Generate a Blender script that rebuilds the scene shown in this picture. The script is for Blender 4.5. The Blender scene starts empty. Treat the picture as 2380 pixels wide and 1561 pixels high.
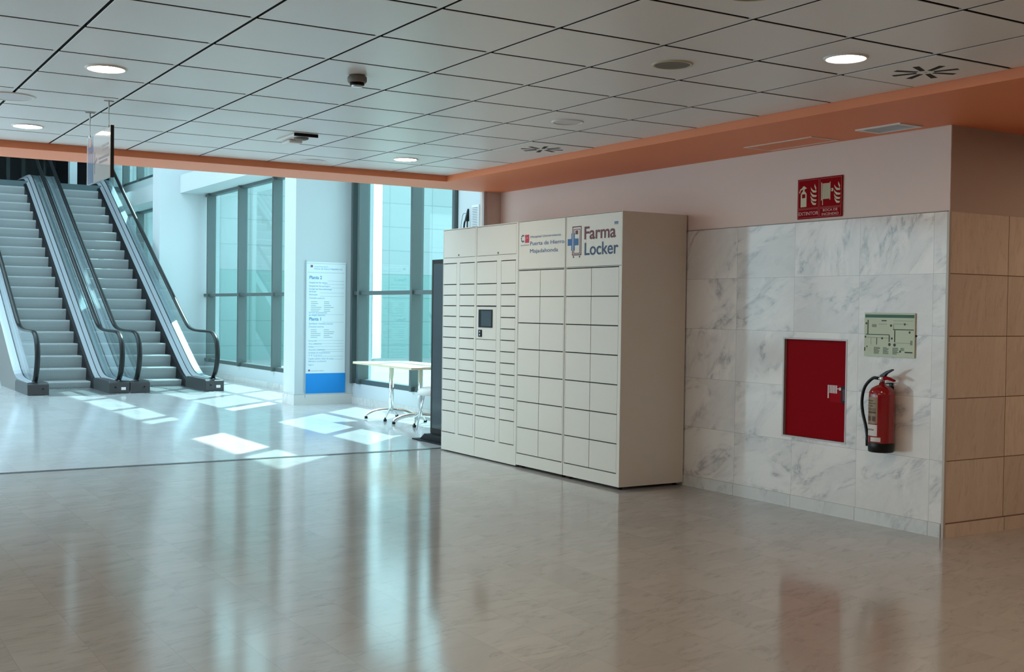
import bpy, bmesh, math
from mathutils import Vector, Matrix

scene = bpy.context.scene
C = scene.collection

# ------------------------------------------------------------------ camera
W_PX, H_PX, F_PX = 2380, 1561, 2718.4
YAW, PITCH, ROLL = -0.5533, -0.0223, 0.0131
CAM_H = 1.405
fw = Vector((math.cos(YAW) * math.cos(PITCH), math.sin(YAW) * math.cos(PITCH), math.sin(PITCH)))
rt = Vector((math.sin(YAW), -math.cos(YAW), 0.0))
dn = fw.cross(rt)
cr, sr = math.cos(ROLL), math.sin(ROLL)
r2 = cr * rt - sr * dn
d2 = sr * rt + cr * dn
cd = bpy.data.cameras.new('camera')
cam = bpy.data.objects.new('camera', cd)
C.objects.link(cam)
cd.sensor_width = 36.0
cd.lens = F_PX / W_PX * 36.0
cd.clip_end = 300
m = Matrix((r2, -d2, -fw)).transposed().to_4x4()
m.translation = (0, 0, CAM_H)
cam.matrix_world = m
scene.camera = cam

# ------------------------------------------------------------------ view + world + sun
vs = scene.view_settings
vs.view_transform = 'Standard'
vs.look = 'None'
vs.exposure = 0.93
vs.gamma = 1.0
vs.use_curve_mapping = False

SKY_COL, SKY_STR = (0.84, 0.94, 1.0, 1), 2.0
SUN_STR = 7.0
DOWNLIGHT = 64.0
world = bpy.data.worlds.new('sky')
scene.world = world
world.use_nodes = True
wb = world.node_tree.nodes['Background']
wb.inputs[0].default_value = SKY_COL
wb.inputs[1].default_value = SKY_STR

sd = bpy.data.lights.new('sun', 'SUN')
sd.energy = SUN_STR
sd.angle = math.radians(0.6)
sd.color = (1.0, 0.97, 0.92)
sun = bpy.data.objects.new('sun', sd)
C.objects.link(sun)
sun.rotation_euler = Vector((-0.93, 1.0, -1.616)).to_track_quat('-Z', 'Y').to_euler()
sun.location = (20, -20, 30)


def portal(loc, size, direction):
    l = bpy.data.lights.new('window_portal', 'AREA')
    l.shape = 'RECTANGLE'
    l.size, l.size_y = size
    l.cycles.is_portal = True
    o = bpy.data.objects.new('window_portal', l)
    C.objects.link(o)
    o.location = loc
    o.rotation_euler = Vector(direction).to_track_quat('-Z', 'Z').to_euler()


portal((14.3, -7.3, 1.96), (3.2, 3.3), (0, 1, 0))
portal((19.7, -7.3, 1.96), (6.9, 3.3), (0, 1, 0))
portal((14.3, -7.3, 5.15), (3.2, 1.6), (0, 1, 0))
portal((19.7, -7.3, 5.15), (6.9, 1.6), (0, 1, 0))
portal((26.9, -7.3, 1.96), (6.6, 3.3), (0, 1, 0))
portal((26.9, -7.3, 5.15), (6.6, 1.6), (0, 1, 0))


# ------------------------------------------------------------------ materials
def mat(name, color=(.8, .8, .8), rough=.5, metal=0.0, spec=.5, emit=None, es=0.0, coat=0.0):
    mt = bpy.data.materials.new(name)
    mt.use_nodes = True
    b = mt.node_tree.nodes['Principled BSDF']
    b.inputs['Base Color'].default_value = (*color, 1)
    b.inputs['Roughness'].default_value = rough
    b.inputs['Metallic'].default_value = metal
    b.inputs['Specular IOR Level'].default_value = spec
    b.inputs['Coat Weight'].default_value = coat
    if emit:
        b.inputs['Emission Color'].default_value = (*emit, 1)
        b.inputs['Emission Strength'].default_value = es
    return mt


class NT:
    def __init__(s, mt):
        s.t = mt.node_tree
        s.b = s.t.nodes.get('Principled BSDF')

    def n(s, typ, **kw):
        nd = s.t.nodes.new(typ)
        for k, v in kw.items():
            if k.startswith('i_'):
                key = k[2:]
                key = int(key) if key.isdigit() else key.replace('_', ' ')
                nd.inputs[key].default_value = v
            else:
                setattr(nd, k, v)
        return nd

    def l(s, a, b):
        s.t.links.new(a, b)

    def math(s, op, a, b=None, c=None):
        nd = s.n('ShaderNodeMath', operation=op)
        for i, v in enumerate((a, b, c)):
            if v is None:
                continue
            if isinstance(v, (int, float)):
                nd.inputs[i].default_value = v
            else:
                s.l(v, nd.inputs[i])
        return nd.outputs[0]

    def mix(s, fac, a, b, blend='MIX'):
        nd = s.n('ShaderNodeMix', data_type='RGBA', blend_type=blend)
        for i, v in ((0, fac), (6, a), (7, b)):
            if isinstance(v, (int, float)):
                nd.inputs[i].default_value = v
            elif isinstance(v, tuple):
                nd.inputs[i].default_value = (*v, 1) if len(v) == 3 else v
            else:
                s.l(v, nd.inputs[i])
        return nd.outputs[2]

    def ramp(s, fac, stops):
        nd = s.n('ShaderNodeValToRGB')
        e = nd.color_ramp.elements
        while len(e) < len(stops):
            e.new(0.5)
        for i, (p, c) in enumerate(stops):
            e[i].position = p
            e[i].color = (*c, 1) if len(c) == 3 else c
        s.l(fac, nd.inputs[0])
        return nd.outputs[0]


def stone(name, axes, tile, origin, base, vein, joint, rough, offset=0.0, angle=0.6, stretch=3.0, vein_amt=.6,
          tone=.08, joint_w=.003, nscale=1.6, rough_var=0.0, spec=.5, bump=0.0):
    """polished stone slabs: axes = the two world axes the slabs run along"""
    mt = mat(name, base, rough, spec=spec)
    g = NT(mt)
    pos = g.n('ShaderNodeNewGeometry').outputs['Position']
    sep = g.n('ShaderNodeSeparateXYZ')
    g.l(pos, sep.inputs[0])
    u = g.math('SUBTRACT', sep.outputs[axes[0]], origin[0])
    v = g.math('SUBTRACT', sep.outputs[axes[1]], origin[1])
    uv = g.n('ShaderNodeCombineXYZ')
    g.l(u, uv.inputs[0])
    g.l(v, uv.inputs[1])
    br = g.n('ShaderNodeTexBrick', offset=offset, squash=1.0)
    br.inputs['Scale'].default_value = 1.0
    br.inputs['Brick Width'].default_value = tile[0]
    br.inputs['Row Height'].default_value = tile[1]
    br.inputs['Mortar Size'].default_value = joint_w
    br.inputs['Mortar Smooth'].default_value = 0.1
    br.inputs['Color1'].default_value = (0, 0, 0, 1)
    br.inputs['Color2'].default_value = (1, 1, 1, 1)
    br.inputs['Mortar'].default_value = (.5, .5, .5, 1)
    g.l(uv.outputs[0], br.inputs['Vector'])
    rnd = g.n('ShaderNodeSeparateColor')
    g.l(br.outputs['Color'], rnd.inputs[0])
    off = g.n('ShaderNodeCombineXYZ')
    g.l(g.math('MULTIPLY', rnd.outputs[0], 7.0), off.inputs[0])
    g.l(g.math('MULTIPLY', rnd.outputs[0], 13.0), off.inputs[1])
    g.l(g.math('MULTIPLY', rnd.outputs[0], 31.0), off.inputs[2])
    ad = g.n('ShaderNodeVectorMath', operation='ADD')
    g.l(uv.outputs[0], ad.inputs[0])
    g.l(off.outputs[0], ad.inputs[1])
    rot = g.n('ShaderNodeVectorRotate', rotation_type='Z_AXIS')
    g.l(g.math('MULTIPLY_ADD', rnd.outputs[0], 1.1 if nscale < 1.2 else .25, angle - (.55 if nscale < 1.2 else .12)), rot.inputs['Angle'])
    g.l(ad.outputs[0], rot.inputs['Vector'])
    mp = g.n('ShaderNodeMapping')
    mp.inputs['Scale'].default_value = (1.0, stretch, 1.0)
    g.l(rot.outputs[0], mp.inputs[0])
    n1 = g.n('ShaderNodeTexNoise', i_Scale=nscale, i_Detail=9.0, i_Roughness=.62, i_Distortion=.8)
    g.l(mp.outputs[0], n1.inputs['Vector'])
    n2 = g.n('ShaderNodeTexNoise', i_Scale=nscale * 2.7, i_Detail=6.0, i_Roughness=.6, i_Distortion=1.6)
    g.l(mp.outputs[0], n2.inputs['Vector'])
    a = g.math('ABSOLUTE', g.math('SUBTRACT', n1.outputs['Fac'], .5))
    v1 = g.ramp(a, [(0.0, (1, 1, 1)), (.022, (.35, .35, .35)), (.10, (0, 0, 0))])
    mask = g.ramp(n2.outputs['Fac'], [(.42, (0, 0, 0)), (.66, (1, 1, 1))])
    cloud = g.ramp(n1.outputs['Fac'], [(.30, (1, 1, 1)), (.56, (0, 0, 0))])
    f = g.math('MINIMUM', g.math('ADD', g.math('MULTIPLY', v1, mask), g.math('MULTIPLY', cloud, .35)), 1.0)
    f = g.math('MULTIPLY', f, vein_amt)
    col = g.mix(f, base, vein)
    t = g.math('MULTIPLY_ADD', rnd.outputs[0], tone * 2, 1 - tone)
    tc = g.n('ShaderNodeCombineColor')
    for i in range(3):
        g.l(t, tc.inputs[i])
    col = g.mix(1.0, col, tc.outputs[0], 'MULTIPLY')
    col = g.mix(br.outputs['Fac'], col, joint)
    g.l(col, g.b.inputs['Base Color'])
    if rough_var:
        rr = g.math('MULTIPLY_ADD', n2.outputs['Fac'], rough_var, rough - rough_var / 2)
        g.l(rr, g.b.inputs['Roughness'])
    return mt


def tinted(name, tint, gloss=1.0):
    mt = bpy.data.materials.new(name)
    mt.use_nodes = True
    t = mt.node_tree
    t.nodes.clear()
    out = t.nodes.new('ShaderNodeOutputMaterial')
    tr = t.nodes.new('ShaderNodeBsdfTransparent')
    tr.inputs[0].default_value = (*tint, 1)
    gl = t.nodes.new('ShaderNodeBsdfGlossy')
    gl.inputs['Roughness'].default_value = 0.0
    gl.inputs[0].default_value = (gloss, gloss, gloss, 1)
    lw = t.nodes.new('ShaderNodeLayerWeight')
    lw.inputs[0].default_value = .5
    pw = t.nodes.new('ShaderNodeMath')
    pw.operation = 'POWER'
    pw.inputs[1].default_value = 5.0
    t.links.new(lw.outputs['Facing'], pw.inputs[0])
    ma = t.nodes.new('ShaderNodeMath')
    ma.operation = 'MULTIPLY_ADD'
    ma.inputs[1].default_value = .92
    ma.inputs[2].default_value = .04
    t.links.new(pw.outputs[0], ma.inputs[0])
    mx = t.nodes.new('ShaderNodeMixShader')
    t.links.new(ma.outputs[0], mx.inputs[0])
    t.links.new(tr.outputs[0], mx.inputs[1])
    t.links.new(gl.outputs[0], mx.inputs[2])
    t.links.new(mx.outputs[0], out.inputs[0])
    return mt


M = {}
M['ceiling'] = mat('ceiling_white', (.80, .81, .82), .32, spec=.4)
M['void'] = mat('dark_void', (.02, .02, .02), .9)
M['orange'] = mat('orange_paint', (.87, .27, .12), .55)
M['paint'] = mat('wall_paint', (.80, .66, .61), .6)
M['white_paint'] = mat('atrium_paint', (.58, .625, .65), .55)
M['marble'] = stone('wall_marble', (0, 2), (.604, .395), (5.535, .09), (.84, .79, .755), (.30, .30, .32), (.40, .37, .36),
                    .10, angle=.75, stretch=1.9, vein_amt=.85, tone=.06, joint_w=.0012, nscale=1.05)
M['warm_lit_marble'] = stone('return_marble', (1, 2), (.60, .395), (-6.19, .09), (.70, .60, .50), (.46, .37, .29),
                          (.20, .13, .09), .25, angle=1.45, stretch=5, vein_amt=.6, tone=.08, joint_w=.003, nscale=2.2)  # beige tint stands in for warm light on the marble
M['skirting'] = stone('skirting_marble', (0, 2), (.604, .2), (5.535, -.05), (.70, .69, .67), (.40, .42, .44),
                      (.30, .27, .25), .15, angle=1.1, stretch=2.0, vein_amt=.7, tone=.05, joint_w=.002)
M['far_marble'] = stone('atrium_marble', (1, 2), (.6, .6), (0, 0), (.66, .72, .76), (.50, .58, .64), (.42, .52, .58), .2,
                        vein_amt=.4, joint_w=.006)
for nm_, bc_, vc_, jc_ in (('floor', (.415, .395, .38), (.25, .24, .235), (.34, .32, .305)),
                           ('floor_atrium', (.56, .56, .57), (.42, .42, .44), (.46, .46, .47))):
    M[nm_] = stone(nm_ + '_marble', (0, 1), (.60, .29), (4.82, -1.62), bc_, vc_, jc_,
                   .12, offset=.5, angle=1.25, stretch=3.6, vein_amt=.65, tone=.04, joint_w=.0016, nscale=1.3,
                   rough_var=.05, spec=.5)
M['locker'] = mat('locker_cream', (.72, .675, .60), .38)
M['locker_shade'] = mat('locker_gap_shade', (.035, .03, .03), .8)  # near-black colour stands in for shade inside the gaps
M['black'] = mat('black_plastic', (.010, .010, .012), .45, spec=.15)
M['screen'] = mat('dark_screen', (.008, .014, .02), .08, spec=.4)
M['red'] = mat('fire_red', (.29, .003, .008), .5, spec=.03)
M['red_deep'] = mat('extinguisher_red', (.30, .006, .01), .15, coat=.5)
M['steel'] = mat('brushed_steel', (.60, .62, .63), .28, metal=1)
M['chrome'] = mat('chrome', (.80, .83, .85), .10, metal=1)
M['alu'] = mat('aluminium_deck', (.52, .56, .62), .32, metal=.5)
M['mullion'] = mat('grey_mullion', (.10, .125, .125), .35, metal=.3)
M['rubber'] = mat('black_rubber', (.008, .009, .010), .30, spec=.3)
M['newel'] = mat('newel_grey', (.055, .053, .056), .40, metal=.4)
M['cladding'] = mat('escalator_cladding', (.22, .20, .19), .45, metal=.3)
M['white'] = mat('white_plastic', (.80, .80, .79), .35)
M['gloss_white'] = mat('gloss_white_panel', (.72, .74, .76), .05, spec=.6)
M['offwhite_lum'] = mat('pictogram_cream', (.62, .60, .42), .5)
M['blue_text'] = mat('blue_lettering', (.03, .09, .25), .5)
M['navy'] = mat('navy_lettering', (.02, .05, .13), .5)
M['maroon'] = mat('maroon_lettering', (.13, .012, .03), .5)
M['logo_red'] = mat('logo_red', (.50, .02, .05), .5)
M['logo_blue'] = mat('logo_blue', (.03, .12, .32), .5)
M['grey_text'] = mat('grey_lettering', (.20, .22, .28), .5)
M['sign_blue'] = mat('sign_blue', (.0, .26, .72), .45)
M['sign_text'] = mat('sign_teal_lettering', (.05, .30, .55), .5)
M['sign_line'] = mat('sign_rule', (.35, .45, .52), .5)
M['sign_face'] = mat('sign_face', (.80, .86, .90), .35)
M['evac'] = mat('plan_pale_green', (.58, .66, .50), .45)
M['green'] = mat('plan_green', (.01, .11, .045), .45)
M['ink'] = mat('plan_ink', (.05, .06, .05), .6)
M['ink_soft'] = mat('plan_soft_ink', (.28, .34, .25), .6)
M['wood'] = mat('pale_table_laminate', (.74, .64, .46), .4)
M['label_tan'] = mat('label_tan', (.30, .22, .12), .4)
M['label_white'] = mat('label_white', (.72, .68, .67), .4)
M['label_ink'] = mat('label_ink', (.10, .035, .02), .5)
M['dark_hall'] = mat('hall_shade_surface', (.03, .035, .04), .5)  # near-black stands in for the shade of the upper hall
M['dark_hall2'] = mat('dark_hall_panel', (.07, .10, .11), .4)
M['light_on'] = mat('lamp_diffuser', (1, 1, 1), .4, emit=(1.0, .78, .55), es=DOWNLIGHT)
M['light_off'] = mat('unlit_diffuser', (.62, .60, .62), .35)
M['speaker'] = mat('speaker_grille', (.16, .15, .13), .6)
M['speaker_rim'] = mat('speaker_rim', (.55, .50, .38), .5)
M['detector'] = mat('detector_plastic', (.22, .19, .17), .5)
M['strip'] = mat('joint_strip_steel', (.22, .23, .24), .25, metal=.8)
M['glass'] = tinted('teal_window_glass', (.68, .89, .91))
M['cyan_glass'] = tinted('cyan_fill_glass', (.86, .975, 1.0))  # cyan tint colours the fill light from the unseen glazing
M['clear_glass'] = tinted('clear_window_glass', (.95, .98, .97))
M['bal_glass'] = tinted('balustrade_glass', (.88, .94, .94), .8)
M['step'] = mat('step_aluminium', (.16, .17, .18), .5, metal=.15)
g = NT(M['step'])
_p = g.n('ShaderNodeNewGeometry').outputs['Position']
_s = g.n('ShaderNodeSeparateXYZ')
g.l(_p, _s.inputs[0])
_w = g.math('SINE', g.math('MULTIPLY', _s.outputs[1], 2 * math.pi / .012))
_c = g.ramp(_w, [(0.0, (.26, .27, .275)), (1.0, (.44, .45, .46))])
g.l(_c, g.b.inputs['Base Color'])
M['outside'] = stone('outside_cladding', (1, 2), (1.4, .69), (-14.9, .33), (.37, .41, .41), (.33, .37, .37),
                     (.26, .30, .30), .6, vein_amt=.2, tone=.02, joint_w=.012)
M['outside_low'] = stone('outside_base', (1, 2), (1.4, .69), (-14.9, .33), (.22, .34, .32), (.20, .32, .30),
                         (.14, .22, .21), .5, vein_amt=.2, tone=.03, joint_w=.012)
M['ground'] = mat('outside_paving', (.30, .31, .30), .8)


# ------------------------------------------------------------------ mesh helpers
def faces_box(bm, x0, x1, y0, y1, z0, z1, mi=0):
    x0, x1 = sorted((x0, x1)); y0, y1 = sorted((y0, y1)); z0, z1 = sorted((z0, z1))
    v = [bm.verts.new(p) for p in ((x0, y0, z0), (x1, y0, z0), (x1, y1, z0), (x0, y1, z0),
                                   (x0, y0, z1), (x1, y0, z1), (x1, y1, z1), (x0, y1, z1))]
    for q in ((0, 3, 2, 1), (4, 5, 6, 7), (0, 1, 5, 4), (1, 2, 6, 5), (2, 3, 7, 6), (3, 0, 4, 7)):
        f = bm.faces.new([v[i] for i in q])
        f.material_index = mi


def prism(bm, pts, axis, a, b, mi=0):
    """polygon pts in the two other axes (in x,y,z order), swept along axis from a to b"""
    def P(p, t):
        return {0: (t, p[0], p[1]), 1: (p[0], t, p[1]), 2: (p[0], p[1], t)}[axis]
    A = [bm.verts.new(P(p, a)) for p in pts]
    B = [bm.verts.new(P(p, b)) for p in pts]
    fs = [bm.faces.new(A), bm.faces.new(B[::-1])]
    n = len(pts)
    for i in range(n):
        fs.append(bm.faces.new((A[i], B[i], B[(i + 1) % n], A[(i + 1) % n])))
    for f in fs:
        f.material_index = mi


def lathe(bm, prof, c, seg=32, axis=2, mi=0, cap=True):
    """prof = [(r, h)...] around an axis through c"""
    rings = []
    for r, h in prof:
        ring = []
        for i in range(seg):
            t = 2 * math.pi * i / seg
            p = [r * math.cos(t), r * math.sin(t)]
            if axis == 2:
                q = (c[0] + p[0], c[1] + p[1], c[2] + h)
            elif axis == 1:
                q = (c[0] + p[0], c[1] + h, c[2] + p[1])
            else:
                q = (c[0] + h, c[1] + p[0], c[2] + p[1])
            ring.append(bm.verts.new(q))
        rings.append(ring)
    for a, b in zip(rings, rings[1:]):
        for i in range(seg):
            f = bm.faces.new((a[i], a[(i + 1) % seg], b[(i + 1) % seg], b[i]))
            f.material_index = mi
            f.smooth = True
    if cap:
        for r_ in (rings[0][::-1], rings[-1]):
            f = bm.faces.new(r_)
            f.material_index = mi


def tube(bm, pts, r, seg=12, up=(0, 1, 0), w=None, mi=0):
    """sweep a round (or r x w oval) section along pts; w = half width along 'up'"""
    pts = [Vector(p) for p in pts]
    w = w or r
    upv = Vector(up).normalized()
    rings = []
    for i, p in enumerate(pts):
        t = (pts[min(i + 1, len(pts) - 1)] - pts[max(i - 1, 0)]).normalized()
        n = t.cross(upv)
        if n.length < 1e-4:
            n = t.cross(Vector((1, 0, 0)))
        n.normalize()
        b = n.cross(t).normalized()
        rr = r[i] if isinstance(r, (list, tuple)) else r
        ww = rr if isinstance(r, (list, tuple)) else w
        rings.append([bm.verts.new(p + n * rr * math.cos(2 * math.pi * k / seg) + b * ww * math.sin(2 * math.pi * k / seg))
                      for k in range(seg)])
    for a, b in zip(rings, rings[1:]):
        for i in range(seg):
            f = bm.faces.new((a[i], a[(i + 1) % seg], b[(i + 1) % seg], b[i]))
            f.smooth = True
            f.material_index = mi
    for r_ in (rings[0][::-1], rings[-1]):
        bm.faces.new(r_).material_index = mi


def catmull(P, n=6):
    P = [Vector(p) for p in P]
    out = []
    for i in range(len(P) - 1):
        p0, p1, p2, p3 = P[max(i - 1, 0)], P[i], P[i + 1], P[min(i + 2, len(P) - 1)]
        for k in range(n):
            t = k / n
            out.append(.5 * ((2 * p1) + (-p0 + p2) * t + (2 * p0 - 5 * p1 + 4 * p2 - p3) * t * t +
                             (-p0 + 3 * p1 - 3 * p2 + p3) * t ** 3))
    out.append(P[-1])
    return out


def obj(name, bm, mats, parent=None, bevel=0.0, kind=None, label=None):
    bmesh.ops.recalc_face_normals(bm, faces=bm.faces)
    me = bpy.data.meshes.new(name)
    bm.to_mesh(me)
    bm.free()
    for mm in (mats if isinstance(mats, (list, tuple)) else [mats]):
        me.materials.append(mm)
    o = bpy.data.objects.new(name, me)
    C.objects.link(o)
    if parent:
        o.parent = parent
        root = parent
        off = Vector((0, 0, 0))
        while root:
            off += root.location
            root = root.parent
        # meshes are modelled in world coordinates: cancel the parents' offset
        me.transform(Matrix.Translation(-off))
    if bevel:
        bv = o.modifiers.new('bevel', 'BEVEL')
        bv.width = bevel
        bv.segments = 2
        bv.limit_method = 'ANGLE'
    if kind:
        o['kind'] = kind
    if label:
        o['label'] = label
    return o


def BM():
    return bmesh.new()


def box(name, x0, x1, y0, y1, z0, z1, mt, parent=None, bevel=0.0, kind=None, label=None):
    bm = BM()
    faces_box(bm, x0, x1, y0, y1, z0, z1)
    return obj(name, bm, mt, parent, bevel, kind, label)


def thing(name, label, cat, loc, group=None):
    o = bpy.data.objects.new(name, None)
    C.objects.link(o)
    o.location = loc
    o.empty_display_size = .1
    o['label'] = label
    o['category'] = cat
    if group:
        o['group'] = group
    return o


def tag(o, label, cat, group=None):
    o['label'] = label
    o['category'] = cat
    if group:
        o['group'] = group
    return o


class Face:
    """drawing surface: 2D (u right, v up) on a wall. side 'Y' = plane y=c facing +Y, 'X' = plane x=c facing -X"""
    def __init__(s, side, c):
        s.side, s.c = side, c

    def P(s, u, v, d=0.0):
        # u is the world coordinate along the wall, v is z, d is how far it stands proud
        return (u, s.c + d, v) if s.side == 'Y' else (s.c - d, u, v)

    def poly(s, bm, pts, d0, d1, mi=0):
        A = [bm.verts.new(s.P(u, v, d0)) for u, v in pts]
        B = [bm.verts.new(s.P(u, v, d1)) for u, v in pts]
        fs = [bm.faces.new(A), bm.faces.new(B[::-1])]
        n = len(pts)
        for i in range(n):
            fs.append(bm.faces.new((A[i], B[i], B[(i + 1) % n], A[(i + 1) % n])))
        for f in fs:
            f.material_index = mi

    def rect(s, bm, u0, u1, v0, v1, d0, d1, mi=0):
        s.poly(bm, [(u0, v0), (u1, v0), (u1, v1), (u0, v1)], d0, d1, mi)

    def disc(s, bm, u, v, r, d0, d1, mi=0, n=20):
        s.poly(bm, [(u + r * math.cos(2 * math.pi * k / n), v + r * math.sin(2 * math.pi * k / n)) for k in range(n)],
               d0, d1, mi)

    def text(s, name, body, u_left, v_base, width, height, mt, parent, d=.001, bold=0.0, shear=0.0):
        """u_left = world coordinate of the left end as read; reading direction is -X or -Y"""
        cu = bpy.data.curves.new(name, 'FONT')
        cu.body = body
        cu.size = 1.0
        cu.offset = bold
        cu.shear = shear
        cu.extrude = 0.0
        tmp = bpy.data.objects.new(name, cu)
        C.objects.link(tmp)
        dg = bpy.context.evaluated_depsgraph_get()
        me = bpy.data.meshes.new_from_object(tmp.evaluated_get(dg))
        bpy.data.objects.remove(tmp)
        xs = [v.co.x for v in me.vertices]
        x0, x1 = min(xs), max(xs)
        cap = .70
        sx, sy = width / (x1 - x0), height / cap
        for v in me.vertices:
            uu = u_left - (v.co.x - x0) * sx
            vv = v_base + v.co.y * sy
            v.co = Vector(s.P(uu, vv, d))
        me.materials.clear()
        me.materials.append(mt)
        o = bpy.data.objects.new(name, me)
        C.objects.link(o)
        if parent:
            o.parent = parent
            off = Vector((0, 0, 0))
            r_ = parent
            while r_:
                off += r_.location
                r_ = r_.parent
            me.transform(Matrix.Translation(-off))
        return o


ST = 'structure'
CZ = 2.655        # tiled ceiling
SZ = 2.60         # orange soffit
WY = -6.19        # long wall on the right
TX0, TY0, TP = 5.5325, -.5377, .6
TPY = .5918

# ------------------------------------------------------------------ floor
bm = BM()
faces_box(bm, -5, 10.38, -7.35, 12, -.2, 0)
faces_box(bm, -5, 4.9, -11, -7.35, -.2, 0)
obj('floor', bm, M['floor'], kind=ST)
box('floor_atrium', 10.38, 33, -7.35, 12, -.2, 0, M['floor_atrium'], kind=ST)
bm = BM()
faces_box(bm, 10.36, 10.40, -7.0, 12, .0, .004)
faces_box(bm, 10.42, 10.43, -7.0, 12, .0, .003)
obj('trim_1', bm, M['strip'], kind=ST)

# ------------------------------------------------------------------ tiled ceiling
bm = BM()
gap = .0075
gapx = .0105
xs = [9.7] + [TX0 + TP * k for k in range(6, -17, -1)]
ys = [-5.25] + [TY0 - TPY * k for k in range(7, -17, -1)]
for i in range(len(xs) - 1):
    for j in range(len(ys) - 1):
        x1, x0 = xs[i], xs[i + 1]
        y0, y1 = ys[j], ys[j + 1]
        g0 = 0.003 if i == 0 else gapx
        h0 = 0.003 if j == 0 else gap
        a0, a1, b0, b1 = x0 + gapx, x1 - g0, y0 + h0, y1 - gap
        z = CZ
        e = .0015
        v = [bm.verts.new(p) for p in ((a0, b0, z + e), (a1, b0, z + e), (a1, b1, z + e), (a0, b1, z + e),
                                       (a0 + e, b0 + e, z), (a1 - e, b0 + e, z), (a1 - e, b1 - e, z), (a0 + e, b1 - e, z),
                                       (a0, b0, z + .03), (a1, b0, z + .03), (a1, b1, z + .03), (a0, b1, z + .03))]
        bm.faces.new([v[k] for k in (4, 5, 6, 7)])
        for k in range(4):
            bm.faces.new((v[k], v[(k + 1) % 4], v[4 + (k + 1) % 4], v[4 + k]))
            bm.faces.new((v[k], v[(k + 1) % 4], v[8 + (k + 1) % 4], v[8 + k])).material_index = 1
for x_ in xs[1:]:
    for y_ in ys[1:]:      # short bridging pieces where the cross joints meet the long joints
        faces_box(bm, x_ - gapx + .0005, x_ + gapx - .0005, y_ + gap, y_ + .022, CZ + .0012, CZ + .02)
faces_box(bm, -5, 9.72, -5.27, 12, CZ + .03, CZ + .06, 1)
obj('ceiling', bm, [M['ceiling'], M['void']], kind=ST)

# orange dropped soffit: far beam and side band
bm = BM()
faces_box(bm, 9.7, 10.33, -6.4, 12, SZ, 3.0)
faces_box(bm, -5, 9.7, -11, -5.25, SZ, 3.0)
obj('ceiling_soffit', bm, M['orange'], kind=ST)
box('wall_gallery', 9.7, 10.33, -7.3, 12, 3.0, 8.2, M['white_paint'], kind=ST)

# ------------------------------------------------------------------ right wall with marble cladding
wr = BM()
faces_box(wr, 4.82, 10.28, -7.0, WY - .004, 2.06, SZ + .1)
wallr = obj('wall_right', wr, M['paint'], kind=ST)
bm = BM()
# cladding with an opening for the fire hose cabinet
FX0, FX1, FZ0, FZ1 = 5.63, 6.24, .508, 1.232
faces_box(bm, 4.835, FX0, -6.9, WY, 0, 2.06)
faces_box(bm, FX1, 10.28, -6.9, WY, 0, 2.06)
faces_box(bm, FX0, FX1, -6.9, WY, 0, FZ0)
faces_box(bm, FX0, FX1, -6.9, WY, FZ1, 2.06)
faces_box(bm, FX0, FX1, -6.9, WY - .2, FZ0, FZ1)
obj('marble_cladding', bm, M['marble'], wallr)
box('cladding_cap', 4.83, 10.28, WY - .01, WY + .002, 2.059, 2.064, M['detector'], wallr)
box('baseboard_right', 4.835, 10.28, WY, WY + .008, 0, .089, M['skirting'], kind=ST)
# corner bead
box('trim_2', 4.812, 4.830, WY - .012, WY + .006, 0, 2.058, mat('corner_bead', (.50, .44, .38), .3), kind=ST)
# return wall behind the corner
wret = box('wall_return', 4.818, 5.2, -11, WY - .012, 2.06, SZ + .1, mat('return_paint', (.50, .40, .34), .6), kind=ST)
box('marble_cladding', 4.82, 5.2, -11, WY - .012, 0, 2.06, M['warm_lit_marble'], wret)
box('baseboard_return', 4.808, 4.82, -11, WY - .012, 0, .09, M['warm_lit_marble'], kind=ST)
# pilaster at the far end
box('wall_pilaster', 10.28, 10.40, -7.0, -6.02, 0, 3.0, mat('pilaster_paint', (.66, .56, .52), .6), kind=ST)
box('trim_3', 10.262, 10.30, -6.02, -5.985, 0, 2.60, mat('corner_trim', (.42, .36, .35), .4), kind=ST)

# ------------------------------------------------------------------ unseen closing walls of the front hall
box('wall_behind', -5.2, -5, -11, 12, 0, 3, M['paint'], kind=ST)
box('wall_side_far', -5, 4.82, -11.2, -11, 0, 3, mat('warm_paint', (.50, .40, .33), .6), kind=ST)
bm = BM()
OPEN = ((4.5, 9, .9, 2.4), (11.5, 17, .6, 3.4), (17.6, 23.5, .6, 4.8), (24.1, 30, .6, 4.8))  # unseen windows; atrium openings enlarged to add fill light
prev = -5
for a, b, z0, z1 in OPEN:
    faces_box(bm, prev, a, 12, 12.2, 0, 8.2)
    faces_box(bm, a, b, 12, 12.2, 0, z0)
    faces_box(bm, a, b, 12, 12.2, z1, 8.2)
    prev = b
faces_box(bm, prev, 36, 12, 12.2, 0, 8.2)
obj('wall_left', bm, M['white_paint'], kind=ST)
bm = BM()
for a, b, z0, z1 in OPEN:
    faces_box(bm, a, b, 12.08, 12.10, z0, z1, 0 if a < 10 else 1)
w = obj('window_5', bm, [M['clear_glass'], M['cyan_glass']], kind=ST)
for a, b, z0, z1 in OPEN:
    portal(((a + b) / 2, 12.15, (z0 + z1) / 2), (b - a, z1 - z0), (0, -1, 0))

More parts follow.
